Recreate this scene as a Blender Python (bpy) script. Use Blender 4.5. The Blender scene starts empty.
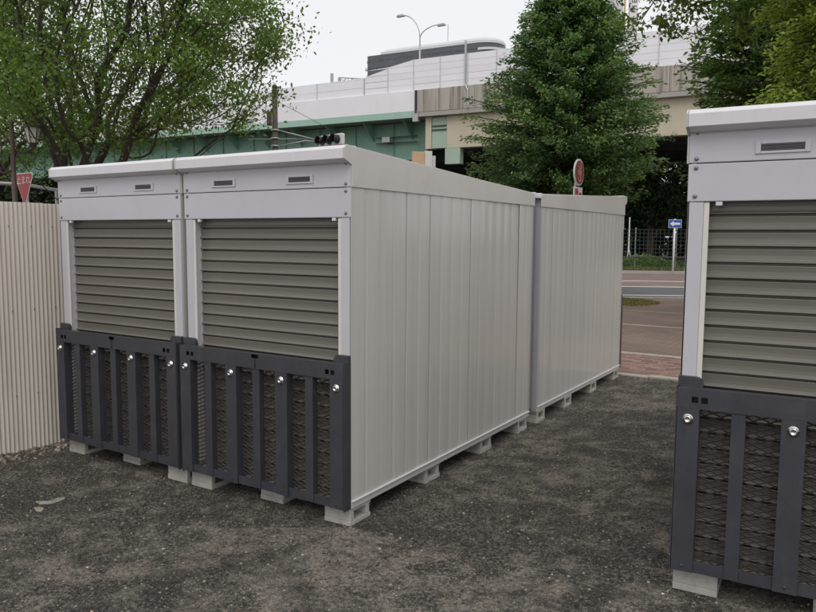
import bpy, math, random
import numpy as np
from mathutils import Vector, Matrix
random.seed(7); RNG = np.random.default_rng(11)
scene = bpy.context.scene
C = scene.collection

# ------------------------------------------------------------------ camera
F_PX, YAW, PITCH, ROLL = 720.38, -0.5606, 0.0954, 0.0065
CAM = np.array([2.307, -3.099, 1.6])
FW = np.array([math.sin(YAW)*math.cos(PITCH), math.cos(YAW)*math.cos(PITCH), -math.sin(PITCH)])
_r = np.array([math.cos(YAW), -math.sin(YAW), 0.0]); _u = np.cross(_r, FW)
RT = _r*math.cos(ROLL) + _u*math.sin(ROLL); UP = -_r*math.sin(ROLL) + _u*math.cos(ROLL)
cd = bpy.data.cameras.new('camera'); cam = bpy.data.objects.new('camera', cd); C.objects.link(cam)
cam.matrix_world = Matrix(((RT[0], UP[0], -FW[0], CAM[0]), (RT[1], UP[1], -FW[1], CAM[1]), (RT[2], UP[2], -FW[2], CAM[2]), (0, 0, 0, 1)))
cd.sensor_width = 36; cd.lens = 36*F_PX/816; cd.clip_start = .05; cd.clip_end = 3000
scene.camera = cam

# ------------------------------------------------------------------ sky, sun, exposure
SUN_EL, SUN_AZ = math.radians(52), math.radians(150)      # azimuth clockwise from +Y
w = bpy.data.worlds.new('World'); scene.world = w; w.use_nodes = True
nt = w.node_tree; nt.nodes.clear()
out = nt.nodes.new('ShaderNodeOutputWorld'); bg = nt.nodes.new('ShaderNodeBackground')
sky = nt.nodes.new('ShaderNodeTexSky'); sky.sky_type = 'NISHITA'; sky.sun_disc = False
sky.sun_elevation = SUN_EL; sky.sun_rotation = SUN_AZ; sky.dust_density = 4; sky.air_density = 1
mx = nt.nodes.new('ShaderNodeMix'); mx.data_type = 'RGBA'; mx.inputs[0].default_value = .9
mx.inputs[7].default_value = (8.75, 8.72, 8.9, 1)         # the even cloud cover over the sky
nt.links.new(sky.outputs[0], mx.inputs[6]); nt.links.new(mx.outputs[2], bg.inputs[0])
bg.inputs[1].default_value = .1
nt.links.new(bg.outputs[0], out.inputs[0])
sd = bpy.data.lights.new('sun', 'SUN'); sd.energy = .9; sd.angle = math.radians(40); sd.color = (1, .97, .92)
sun = bpy.data.objects.new('sun', sd); C.objects.link(sun)
sv = Vector((math.sin(SUN_AZ)*math.cos(SUN_EL), math.cos(SUN_AZ)*math.cos(SUN_EL), math.sin(SUN_EL)))
sun.rotation_euler = (-sv).to_track_quat('-Z', 'Y').to_euler(); sun.location = sv*40
vs = scene.view_settings; vs.view_transform = 'Standard'; vs.look = 'None'; vs.exposure = .16; vs.gamma = 1; vs.use_curve_mapping = False

# ------------------------------------------------------------------ helpers
def ray(x, y):
    d = FW*F_PX + RT*(x-408) - UP*(y-306); return d/np.linalg.norm(d)
def at(x, y, D):                                           # point of a pixel's direction at D metres horizontal distance
    d = ray(x, y); return CAM + d*(D/math.hypot(d[0], d[1]))
def gp(x, y, z=0):
    d = ray(x, y); return CAM + d*((z-CAM[2])/d[2])

class MB:
    def __init__(s): s.v = []; s.f = []
    def add(s, vs, fs):
        n = len(s.v); s.v += [tuple(p) for p in vs]; s.f += [tuple(i+n for i in f) for f in fs]; return s
    def box(s, x0, x1, y0, y1, z0, z1):
        return s.add([(x0,y0,z0),(x1,y0,z0),(x1,y1,z0),(x0,y1,z0),(x0,y0,z1),(x1,y0,z1),(x1,y1,z1),(x0,y1,z1)],
                     [(0,3,2,1),(4,5,6,7),(0,1,5,4),(1,2,6,5),(2,3,7,6),(3,0,4,7)])
    def prism(s, pts, axis, a, b):                         # closed 2-D outline (counter-clockwise) pushed along an axis
        def P(p, t): return (t, p[0], p[1]) if axis == 'x' else (p[0], t, p[1]) if axis == 'y' else (p[0], p[1], t)
        n = len(pts); vs = [P(p, a) for p in pts] + [P(p, b) for p in pts]
        fs = [tuple(range(n)), tuple(range(2*n-1, n-1, -1))] + [(i, i+n, (i+1) % n+n, (i+1) % n) for i in range(n)]
        return s.add(vs, fs)
    def strip(s, pts, axis, a, b):                         # open sheet along an axis
        def P(p, t): return (t, p[0], p[1]) if axis == 'x' else (p[0], t, p[1]) if axis == 'y' else (p[0], p[1], t)
        n = len(pts); vs = [P(p, a) for p in pts] + [P(p, b) for p in pts]
        return s.add(vs, [(i, i+1, i+1+n, i+n) for i in range(n-1)])
    def tube(s, path, rad, n=8, cap=True):
        path = [Vector(p) for p in path]
        if not hasattr(rad, '__len__'): rad = [rad]*len(path)
        vs = []; m = len(path)
        t0 = (path[1]-path[0]).normalized()
        a = t0.orthogonal().normalized()
        for i, p in enumerate(path):
            t = (path[min(i+1, m-1)]-path[max(i-1, 0)]).normalized()
            a = (a - t*a.dot(t)); a = a.normalized() if a.length > 1e-6 else t.orthogonal().normalized()
            b = t.cross(a)
            for k in range(n):
                q = 2*math.pi*k/n; vs.append(p + (a*math.cos(q)+b*math.sin(q))*rad[i])
        fs = [(i*n+k, i*n+(k+1) % n, (i+1)*n+(k+1) % n, (i+1)*n+k) for i in range(m-1) for k in range(n)]
        if cap: fs += [tuple(range(n-1, -1, -1)), tuple(range((m-1)*n, m*n))]
        return s.add(vs, fs)
    def lathe(s, prof, c=(0,0,0), axis='z', n=16):         # prof: (radius, height)
        vs = []
        for r, h in prof:
            for k in range(n):
                q = 2*math.pi*k/n; x, y = r*math.cos(q), r*math.sin(q)
                p = (x, y, h) if axis == 'z' else (x, -h, y) if axis == '-y' else (h, x, y)
                vs.append((p[0]+c[0], p[1]+c[1], p[2]+c[2]))
        m = len(prof)
        fs = [(i*n+k, i*n+(k+1) % n, (i+1)*n+(k+1) % n, (i+1)*n+k) for i in range(m-1) for k in range(n)]
        fs += [tuple(range(n-1, -1, -1)), tuple(range((m-1)*n, m*n))]
        return s.add(vs, fs)
    def mesh(s, name, mat, smooth=False):
        me = bpy.data.meshes.new(name); me.from_pydata(s.v, [], s.f); me.materials.append(mat)
        if smooth: me.polygons.foreach_set('use_smooth', [True]*len(me.polygons))
        me.update(); return me
    def build(s, name, mat, parent=None, smooth=False, bevel=0, loc=None):
        return obj(name, s.mesh(name, mat, smooth), parent, bevel, loc)
def obj(name, me, parent=None, bevel=0, loc=None):
    o = bpy.data.objects.new(name, me); C.objects.link(o)
    if parent: o.parent = parent
    if loc is not None: o.location = loc
    if bevel:
        b = o.modifiers.new('bevel', 'BEVEL'); b.width = bevel; b.segments = 2; b.limit_method = 'ANGLE'; b.harden_normals = False
    return o
def tag(o, label, cat, group=None):
    o['label'] = label; o['category'] = cat
    if group: o['group'] = group
    return o
def thing(name, label, cat, loc=(0,0,0), rz=0, group=None, parent=None):
    o = bpy.data.objects.new(name, None); C.objects.link(o); o.location = loc; o.rotation_euler = (0, 0, rz); o.empty_display_size = .1
    return tag(o, label, cat, group)
def node(name, parent, loc=(0,0,0)):                       # an Empty part
    o = bpy.data.objects.new(name, None); C.objects.link(o); o.parent = parent; o.location = loc; o.empty_display_size = .05; return o
def struct(name, me):
    o = obj(name, me); o['kind'] = 'structure'; return o
def copy_tree(o, parent=None, depth=0):
    c = o.copy(); C.objects.link(c)
    if parent: c.parent = parent
    for ch in [x for x in KIDS.get(o.name, [])]: copy_tree(ch, c)
    return c
KIDS = {}
def index_kids():
    KIDS.clear()
    for o in C.objects:
        if o.parent: KIDS.setdefault(o.parent.name, []).append(o)

# ------------------------------------------------------------------ materials
def new_mat(name):
    m = bpy.data.materials.new(name); m.use_nodes = True
    return m, m.node_tree, m.node_tree.nodes['Principled BSDF']
def coords(t, scale=(1,1,1), rnd=True, space='Object'):
    tc = t.nodes.new('ShaderNodeTexCoord'); mp = t.nodes.new('ShaderNodeMapping'); mp.inputs['Scale'].default_value = scale
    t.links.new(tc.outputs[space], mp.inputs['Vector'])
    if rnd:
        oi = t.nodes.new('ShaderNodeObjectInfo'); ml = t.nodes.new('ShaderNodeMath'); ml.operation = 'MULTIPLY'; ml.inputs[1].default_value = 37
        t.links.new(oi.outputs['Random'], ml.inputs[0]); t.links.new(ml.outputs[0], mp.inputs['Location'])
    return mp.outputs[0]
def noise(t, vec, scale, detail=4, rough=.55):
    n = t.nodes.new('ShaderNodeTexNoise'); n.inputs['Scale'].default_value = scale; n.inputs['Detail'].default_value = detail; n.inputs['Roughness'].default_value = rough
    t.links.new(vec, n.inputs['Vector']); return n.outputs[0]
def ramp(t, fac, stops):
    r = t.nodes.new('ShaderNodeValToRGB'); e = r.color_ramp.elements
    while len(e) < len(stops): e.new(.5)
    for i, (p, c) in enumerate(stops):
        e[i].position = p; e[i].color = (*c, 1) if len(c) == 3 else c
    t.links.new(fac, r.inputs[0]); return r.outputs[0]
def mix(t, fac, a, b, mode='MIX'):
    m = t.nodes.new('ShaderNodeMix'); m.data_type = 'RGBA'; m.blend_type = mode
    for s, v in ((0, fac), (6, a), (7, b)):
        if isinstance(v, (int, float)): m.inputs[s].default_value = v
        elif isinstance(v, tuple): m.inputs[s].default_value = (*v, 1)
        else: t.links.new(v, m.inputs[s])
    return m.outputs[2]
def bump(t, b, h, strength, dist=.01):
    n = t.nodes.new('ShaderNodeBump'); n.inputs['Strength'].default_value = strength; n.inputs['Distance'].default_value = dist
    t.links.new(h, n.inputs['Height']); t.links.new(n.outputs[0], b.inputs['Normal'])
def k(c, f): return tuple(x*f for x in c)
def pmat(name, col, rough=.5, metal=0, var=.1, scale=5, stretch=(1,1,1), bmp=0, bscale=80, spec=.5, objvar=0, dirt=None, dirt_amt=.3, rvar=.08):
    m, t, b = new_mat(name)
    v = coords(t, stretch); n = noise(t, v, scale, 6, .6)
    c = ramp(t, n, [(.3, k(col, 1-var)), (.7, k(col, 1+var))])
    if dirt:
        n2 = noise(t, coords(t, (stretch[0]*1.7, stretch[1]*1.7, stretch[2]*.9)), scale*1.9, 8, .68)
        f = ramp(t, n2, [(.52, (0,0,0)), (.78, (dirt_amt,)*3)])
        c = mix(t, f, c, dirt)
    if objvar:
        oi = t.nodes.new('ShaderNodeObjectInfo'); f = ramp(t, oi.outputs['Random'], [(0, (1-objvar,)*3), (1, (1+objvar,)*3)])
        c = mix(t, 1.0, c, f, 'MULTIPLY')
    t.links.new(c, b.inputs['Base Color'])
    r = t.nodes.new('ShaderNodeMapRange'); r.inputs[3].default_value = max(.02, rough-rvar); r.inputs[4].default_value = min(1, rough+rvar)
    t.links.new(n, r.inputs[0]); t.links.new(r.outputs[0], b.inputs['Roughness'])
    b.inputs['Metallic'].default_value = metal; b.inputs['Specular IOR Level'].default_value = spec
    if bmp: bump(t, b, noise(t, v, bscale, 3), bmp, .004)
    return m
def leaf_mat(name, dark, light, trans=.35):
    m, t, b = new_mat(name)
    a = t.nodes.new('ShaderNodeAttribute'); a.attribute_name = 'tone'
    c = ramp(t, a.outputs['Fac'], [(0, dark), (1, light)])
    t.links.new(c, b.inputs['Base Color']); b.inputs['Roughness'].default_value = .5; b.inputs['Specular IOR Level'].default_value = .4
    tr = t.nodes.new('ShaderNodeBsdfTranslucent'); c2 = mix(t, 1.0, c, (1.25, 1.3, .55), 'MULTIPLY'); t.links.new(c2, tr.inputs[0])
    ms = t.nodes.new('ShaderNodeMixShader'); ms.inputs[0].default_value = trans
    o = t.nodes['Material Output']; t.links.new(b.outputs[0], ms.inputs[1]); t.links.new(tr.outputs[0], ms.inputs[2]); t.links.new(ms.outputs[0], o.inputs[0])
    return m
M = {}
M['front'] = pmat('front_paint', (.54, .535, .572), .34, var=.03, scale=3, dirt=(.3, .29, .27), dirt_amt=.12)
M['side'] = pmat('side_paint', (.515, .498, .468), .15, var=.05, scale=2.2, stretch=(4, 4, .15), bmp=.10, bscale=2.0, dirt=(.36, .335, .30), dirt_amt=.35, objvar=.02, rvar=.06)
M['fascia'] = pmat('side_fascia_paint', (.535, .518, .488), .30, var=.04, scale=3, dirt=(.3, .27, .24), dirt_amt=.2)
M['cap'] = pmat('roof_cap_paint', (.68, .665, .69), .36, var=.04, scale=3, dirt=(.35, .33, .3), dirt_amt=.25)
M['rear'] = pmat('rear_paint', (.40, .385, .40), .4, var=.05, scale=3)
M['cream'] = pmat('guide_cream', (.68, .66, .60), .4, var=.04)
M['slat'] = pmat('shutter_slat', (.165, .152, .131), .24, var=.04, scale=3, stretch=(.3, 1, 1), objvar=.05)
M['dark'] = pmat('black_gap', (.03, .03, .032), .6)
M['ramp'] = pmat('charcoal_paint', (.048, .050, .060), .40, var=.12, scale=5, bmp=.03, bscale=120, dirt=(.11, .10, .09), dirt_amt=.35)
M['rampmesh'] = pmat('expanded_metal', (.11, .105, .10), .4, metal=.35, var=.2, scale=20)
M['zinc'] = pmat('zinc_bolt', (.72, .71, .69), .22, metal=1, var=.1, scale=60)
M['rivet'] = pmat('rivet_grey', (.25, .24, .26), .4, metal=.6)
M['foot'] = pmat('foot_block', (.44, .425, .395), .75, var=.12, scale=9, bmp=.1, bscale=60, dirt=(.2, .18, .15), dirt_amt=.6)
M['vent'] = pmat('vent_dark', (.07, .068, .066), .6)
M['fence'] = pmat('corrugated_beige', (.62, .575, .515), .5, var=.06, scale=1.5, stretch=(1, 1, .3), dirt=(.28, .22, .17), dirt_amt=.4)
M['white'] = pmat('white_paint', (.74, .74, .73), .45, var=.05)
M['barrier'] = pmat('barrier_panel', (.80, .80, .83), .5, var=.03, scale=.6, objvar=.03)
M['parapetw'] = pmat('parapet_white', (.80, .79, .82), .6, var=.03, scale=.4, dirt=(.5, .49, .48), dirt_amt=.2)
M['barline'] = pmat('barrier_post', (.60, .60, .63), .5)
M['conc'] = pmat('stained_concrete', (.42, .39, .345), .85, var=.12, scale=.5, stretch=(1, 1, .5), bmp=.1, bscale=4)
M['conc2'] = pmat('plain_concrete', (.36, .34, .31), .85, var=.1, scale=.5)
M['beige'] = pmat('beige_girder', (.53, .475, .365), .6, var=.05, scale=.4, dirt=(.3, .25, .18), dirt_amt=.25)
M['green_l'] = pmat('green_flange', (.33, .50, .41), .5, var=.06, scale=.4, dirt=(.2, .35, .28), dirt_amt=.3)
M['green_d'] = pmat('green_girder_shaded', (.20, .36, .28), .55, var=.08, scale=.5, dirt=(.07, .15, .11), dirt_amt=.4)  # same green as the flange, darkened: overhang shade put into the colour
M['green_p'] = pmat('green_panel', (.36, .47, .37), .55, var=.06, scale=.5)
M['under'] = pmat('dark_steel_and_shade', (.05, .065, .06), .7, var=.2, scale=.4)  # near-black steel; on the pier it stands in for shade
M['bark'] = pmat('bark', (.055, .045, .037), .9, var=.35, scale=6, stretch=(1, 1, .25), bmp=.6, bscale=18)
M['brown'] = pmat('brown_pole', (.085, .055, .043), .6, var=.2, scale=4)
M['rust'] = pmat('rusty_pole', (.085, .065, .052), .75, var=.35, scale=3, bmp=.1)
M['galv'] = pmat('galvanised', (.42, .44, .45), .42, metal=.5, var=.1)
M['black'] = pmat('black_plastic', (.02, .02, .022), .5)
M['red'] = pmat('sign_red', (.42, .04, .035), .45, var=.08)
M['darkred'] = pmat('sign_dark_red', (.24, .03, .03), .5, var=.15)
M['orange'] = pmat('truck_orange', (.62, .43, .27), .5, var=.1)
M['blue'] = pmat('sign_blue', (.015, .08, .36), .4, var=.06)
M['glassw'] = pmat('dark_glass', (.09, .095, .11), .25, var=.1, scale=.1)
M['bwhite'] = pmat('tower_white', (.62, .63, .65), .6, var=.04, scale=.1)
M['lampglass'] = pmat('lantern_glass', (.72, .70, .65), .25, var=.1)
M['asphalt'] = pmat('asphalt', (.11, .112, .12), .85, var=.15, scale=.8, bmp=.2, bscale=40)
M['redlane'] = pmat('red_asphalt', (.205, .145, .128), .85, var=.15, scale=.8, bmp=.2, bscale=40)
M['line'] = pmat('road_paint', (.72, .72, .70), .6, var=.08, scale=2)
M['kerb'] = pmat('kerb_concrete', (.42, .39, .33), .85, var=.15, scale=4, objvar=.15, bmp=.2)
M['paver'] = pmat('red_paver', (.27, .17, .14), .85, var=.2, scale=9, objvar=.28, bmp=.2, dirt=(.2, .17, .13), dirt_amt=.5)
M['leaf_a'] = leaf_mat('leaf_broad', (.058, .105, .024), (.22, .33, .085), .45)
M['leaf_b'] = leaf_mat('leaf_cone', (.050, .112, .040), (.23, .36, .13), .3)
M['leaf_c'] = leaf_mat('leaf_dark', (.058, .12, .040), (.25, .38, .12), .35)
M['leaf_d'] = leaf_mat('leaf_yellow', (.15, .22, .04), (.46, .58, .15), .45)
M['leaf_w'] = leaf_mat('leaf_wood_shaded', (.014, .026, .010), (.060, .090, .032), .25)  # leaf colour lowered to paint in the shade around the viaduct
M['grass'] = leaf_mat('grass_blade', (.08, .10, .035), (.22, .24, .10), .3)
M['weed'] = leaf_mat('weed_leaf', (.11, .11, .035), (.26, .24, .09), .3)

def stained():
    t = M['conc'].node_tree; b = t.nodes['Principled BSDF']
    old = b.inputs['Base Color'].links[0].from_socket
    n = noise(t, coords(t, (1.5, 1.5, .03)), 1.3, 5, .7); f = ramp(t, n, [(.50, (0,0,0)), (.62, (.85,)*3)])
    c = mix(t, f, old, (.10, .075, .055)); t.links.new(c, b.inputs['Base Color'])
stained()
def ground_mat():
    m, t, b = new_mat('lot_ground'); v = coords(t, rnd=False)
    big = noise(t, v, .7, 7, .68); mid = noise(t, v, 5.5, 7, .72); clod = noise(t, v, 48, 4, .72); fine = noise(t, v, 170, 3, .75)
    def mth(op, x, y):
        n = t.nodes.new('ShaderNodeMath'); n.operation = op
        for q, val in enumerate((x, y)):
            if isinstance(val, (int, float)): n.inputs[q].default_value = val
            else: t.links.new(val, n.inputs[q])
        return n.outputs[0]
    g = mth('ADD', mth('MULTIPLY', clod, .5), mth('MULTIPLY', fine, .5))
    base = ramp(t, g, [(.40, (.014, .013, .011)), (.48, (.055, .052, .045)), (.545, (.125, .116, .10)), (.62, (.36, .335, .29))])
    lite = ramp(t, g, [(.38, (.050, .045, .037)), (.46, (.165, .147, .121)), (.54, (.27, .242, .202)), (.63, (.50, .455, .385))])
    f = ramp(t, mth('ADD', mth('MULTIPLY', big, .55), mth('MULTIPLY', mid, .45)), [(.475, (0, 0, 0)), (.555, (.95,)*3)])
    c = mix(t, f, base, lite)
    dk = ramp(t, noise(t, coords(t, (1, 1.3, 1), False), 1.7, 7, .72), [(.40, (.6,)*3), (.50, (0,)*3)])
    c = mix(t, dk, c, (.036, .035, .030))
    vo = t.nodes.new('ShaderNodeTexVoronoi'); vo.inputs['Scale'].default_value = 85; t.links.new(v, vo.inputs['Vector'])
    sp = ramp(t, vo.outputs['Distance'], [(.14, (1,)*3), (.30, (0,)*3)]); spc = ramp(t, vo.outputs['Color'], [(.58, (0,)*3), (.74, (1,)*3)])
    c = mix(t, mix(t, 1.0, sp, spc, 'MULTIPLY'), c, (.36, .33, .285))
    t.links.new(c, b.inputs['Base Color']); b.inputs['Roughness'].default_value = .93; b.inputs['Specular IOR Level'].default_value = .25
    bump(t, b, g, 1.0, .02)
    return m
M['ground'] = ground_mat()
def pebble_mat():
    m, t, b = new_mat('pebble'); a = t.nodes.new('ShaderNodeAttribute'); a.attribute_name = 'tone'
    c = ramp(t, a.outputs['Fac'], [(0, (.05, .045, .037)), (.6, (.16, .14, .115)), (.9, (.33, .29, .24)), (1, (.6, .56, .5))])
    t.links.new(c, b.inputs['Base Color']); b.inputs['Roughness'].default_value = .9; b.inputs['Specular IOR Level'].default_value = .25
    return m
M['pebble'] = pebble_mat()
def pave_mat(name, c1, c2, mort, scale):
    m, t, b = new_mat(name); v = coords(t, rnd=False)
    br = t.nodes.new('ShaderNodeTexBrick'); br.inputs['Scale'].default_value = scale; br.inputs['Mortar Size'].default_value = .03
    br.inputs['Color1'].default_value = (*c1, 1); br.inputs['Color2'].default_value = (*c2, 1); br.inputs['Mortar'].default_value = (*mort, 1); t.links.new(v, br.inputs['Vector'])
    n = ramp(t, noise(t, v, .8, 7, .7), [(.3, (.75,)*3), (.7, (1.25,)*3)])
    c = mix(t, 1.0, br.outputs[0], n, 'MULTIPLY')
    g = ramp(t, noise(t, v, .5, 6, .7), [(.5, (0,)*3), (.68, (.6,)*3)]); c = mix(t, g, c, (.15, .13, .075))
    t.links.new(c, b.inputs['Base Color']); b.inputs['Roughness'].default_value = .9; bump(t, b, br.outputs['Fac'], -.3, .005)
    return m
M['pave'] = pave_mat('brown_paving', (.205, .14, .11), (.25, .17, .135), (.16, .13, .105), 2.4)
M['bed'] = pave_mat('red_paving', (.27, .17, .14), (.31, .19, .155), (.17, .14, .11), 2.5)

# ------------------------------------------------------------------ ground, pavement, road
def smooth(a, b, x):
    t = np.clip((x-a)/(b-a), 0, 1); return t*t*(3-2*t)
def gz(x, y):
    x = np.asarray(x, float); y = np.asarray(y, float)
    z = .054*smooth(.75, 1.6, x)*smooth(5.2, 3.2, y)
    z = z + .006*np.sin(x*1.9+y*.7+.5)*np.cos(y*1.6-x*.6) + .003*np.sin(x*5.3)*np.cos(y*4.7+1)
    z = z*smooth(5.3, 4.9, y)
    return np.where(y > 5.29, -.2, z)
xs = np.unique(np.concatenate([np.linspace(-900, -12, 14), np.linspace(-12, -5, 15), np.linspace(-5, 5, 126), np.linspace(5, 12, 15), np.linspace(12, 900, 14)]))
ys = np.unique(np.concatenate([np.linspace(-300, -8, 10), np.linspace(-8, -3, 12), np.linspace(-3, 5.28, 105), np.array([5.30, 6, 12, 25, 60, 140, 400, 1200])]))
gx, gy = np.meshgrid(xs, ys); gzz = gz(gx, gy); nx, ny = len(xs), len(ys)
me = bpy.data.meshes.new('ground'); vv = np.stack([gx.ravel(), gy.ravel(), gzz.ravel()], 1)
ii = (np.arange(ny-1)[:, None]*nx + np.arange(nx-1)[None]).ravel()
me.from_pydata(vv.tolist(), [], np.stack([ii, ii+1, ii+1+nx, ii+nx], 1).tolist()); me.materials.append(M['ground'])
me.polygons.foreach_set('use_smooth', [True]*len(me.polygons)); struct('ground', me)

RD = np.array([.891, .454]); RN = np.array([-.454, .891]); R0 = np.array([-3.1, 16.6])   # road direction, normal, kerb point
def rp(s, n, z=0): q = R0 + RD*s + RN*n; return (q[0], q[1], z)
def sheet(pts, z0=-.15): # polygon slab from its top outline
    m = MB(); n = len(pts)
    low = [(p[0], p[1], z0) for p in pts]
    return m.add(list(pts)+low, [tuple(range(n))]+[(i, i+n, (i+1) % n+n, (i+1) % n) for i in range(n)])
# brick walk beside the lot, built piece by piece where it shows
walk = struct('pavement', sheet([(-30, 5.44, -.012), (30, 5.44, -.012), (30, 7.0, -.012), (-30, 7.0, -.012)]).mesh('pavement', M['bed']))
pm = MB().box(-.097, .097, -.048, .048, -.03, .006).mesh('paver', M['paver'])
for r in range(15):
    for q in range(15):
        x = -1.05 + q*.2 + (.1 if r % 2 else 0); y = 5.50 + r*.1
        o = obj('paver', pm, walk, .003 if False else 0); o.location = (x+random.uniform(-.002, .002), y, random.uniform(-.004, .003)); o.rotation_euler = (random.uniform(-.012, .012), random.uniform(-.012, .012), random.uniform(-.01, .01))
ke = struct('kerb', MB().box(-30, 30, 5.30, 5.43, -.15, -.03).mesh('kerb', M['kerb']))
km = MB().box(-.296, .296, -.062, .062, -.1, .012).mesh('kerb_stone', M['kerb'])
for i in range(14):
    o = obj('kerb_stone', km, ke, .008); o.location = (-4.2+i*.6, 5.366+random.uniform(-.006, .006), random.uniform(-.012, .012)); o.rotation_euler[2] = random.uniform(-.012, .012)
ke2 = struct('edging', MB().box(-30, 30, 7.0, 7.13, -.15, -.03).mesh('edging', M['kerb']))
for i in range(12):
    o = obj('edging_stone', km, ke2, .008); o.location = (-3.9+i*.6, 7.065+random.uniform(-.006, .006), -.006+random.uniform(-.006, .006))
a = R0 + RD*-60; b_ = R0 + RD*60
struct('walkway', sheet([(-60, 7.13, -.008), (50, 7.13, -.008), (b_[0], b_[1], -.008), (a[0], a[1], -.008)] if a[1] > 7.2 else
       [(R0[0]+RD[0]*-20.6, 7.13, -.008), (60, 7.13, -.008), rp(60, 0, -.008), rp(-20.6, 0, -.008)]).mesh('walkway', M['pave']))
struct('paved_line', MB().box(-14, 12, 10.44, 10.50, -.1, -.001).mesh('paved_line', M['kerb']))
struct('paved_strip', MB().box(-8, 12, 13.13, 13.18, -.1, -.001).mesh('paved_strip', M['kerb']))
struct('road', sheet([rp(-70, .0, -.06), rp(70, .0, -.06), rp(70, 15.0, -.06), rp(-70, 15.0, -.06)], -.3).mesh('road', M['asphalt']))
struct('red_lane', sheet([rp(-70, 5.5, -.056), rp(70, 5.5, -.056), rp(70, 15.0, -.056), rp(-70, 15.0, -.056)], -.0575).mesh('red_lane', M['redlane']))
rk = struct('road_kerb', sheet([rp(-70, 0, -.02), rp(70, 0, -.02), rp(70, .15, -.02), rp(-70, .15, -.02)], -.28).mesh('road_kerb', M['kerb']))
for i in range(24):
    s = -10+i*.9; o = obj('kerb_stone', sheet([rp(s, -.02, .015), rp(s+.885, -.02, .015), rp(s+.885, .17, .01), rp(s, .17, .01)], -.1).mesh('kerb_stone', M['kerb']), rk, .01)
def line(n0, n1, s0=-60, s1=60): struct('road_marking', sheet([rp(s0, n0, -.05), rp(s1, n0, -.05), rp(s1, n1, -.05), rp(s0, n1, -.05)], -.0535).mesh('road_marking', M['line']))
line(1.45, 1.68); line(5.3, 5.55, -1.2, 60); line(8.7, 8.95); line(7.0, 7.2, -60, -.9)
struct('verge_kerb', sheet([rp(-70, 15.0, .08), rp(70, 15.0, .08), rp(70, 15.2, .08), rp(-70, 15.2, .08)], -.3).mesh('verge_kerb', M['conc2']))
struct('verge', sheet([rp(-70, 15.2, .05), rp(70, 15.2, .05), rp(70, 60, .05), rp(-70, 60, .05)], -.3).mesh('verge', pmat('verge_soil', (.05, .045, .028), .95, var=.3, scale=1.2)))

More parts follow.
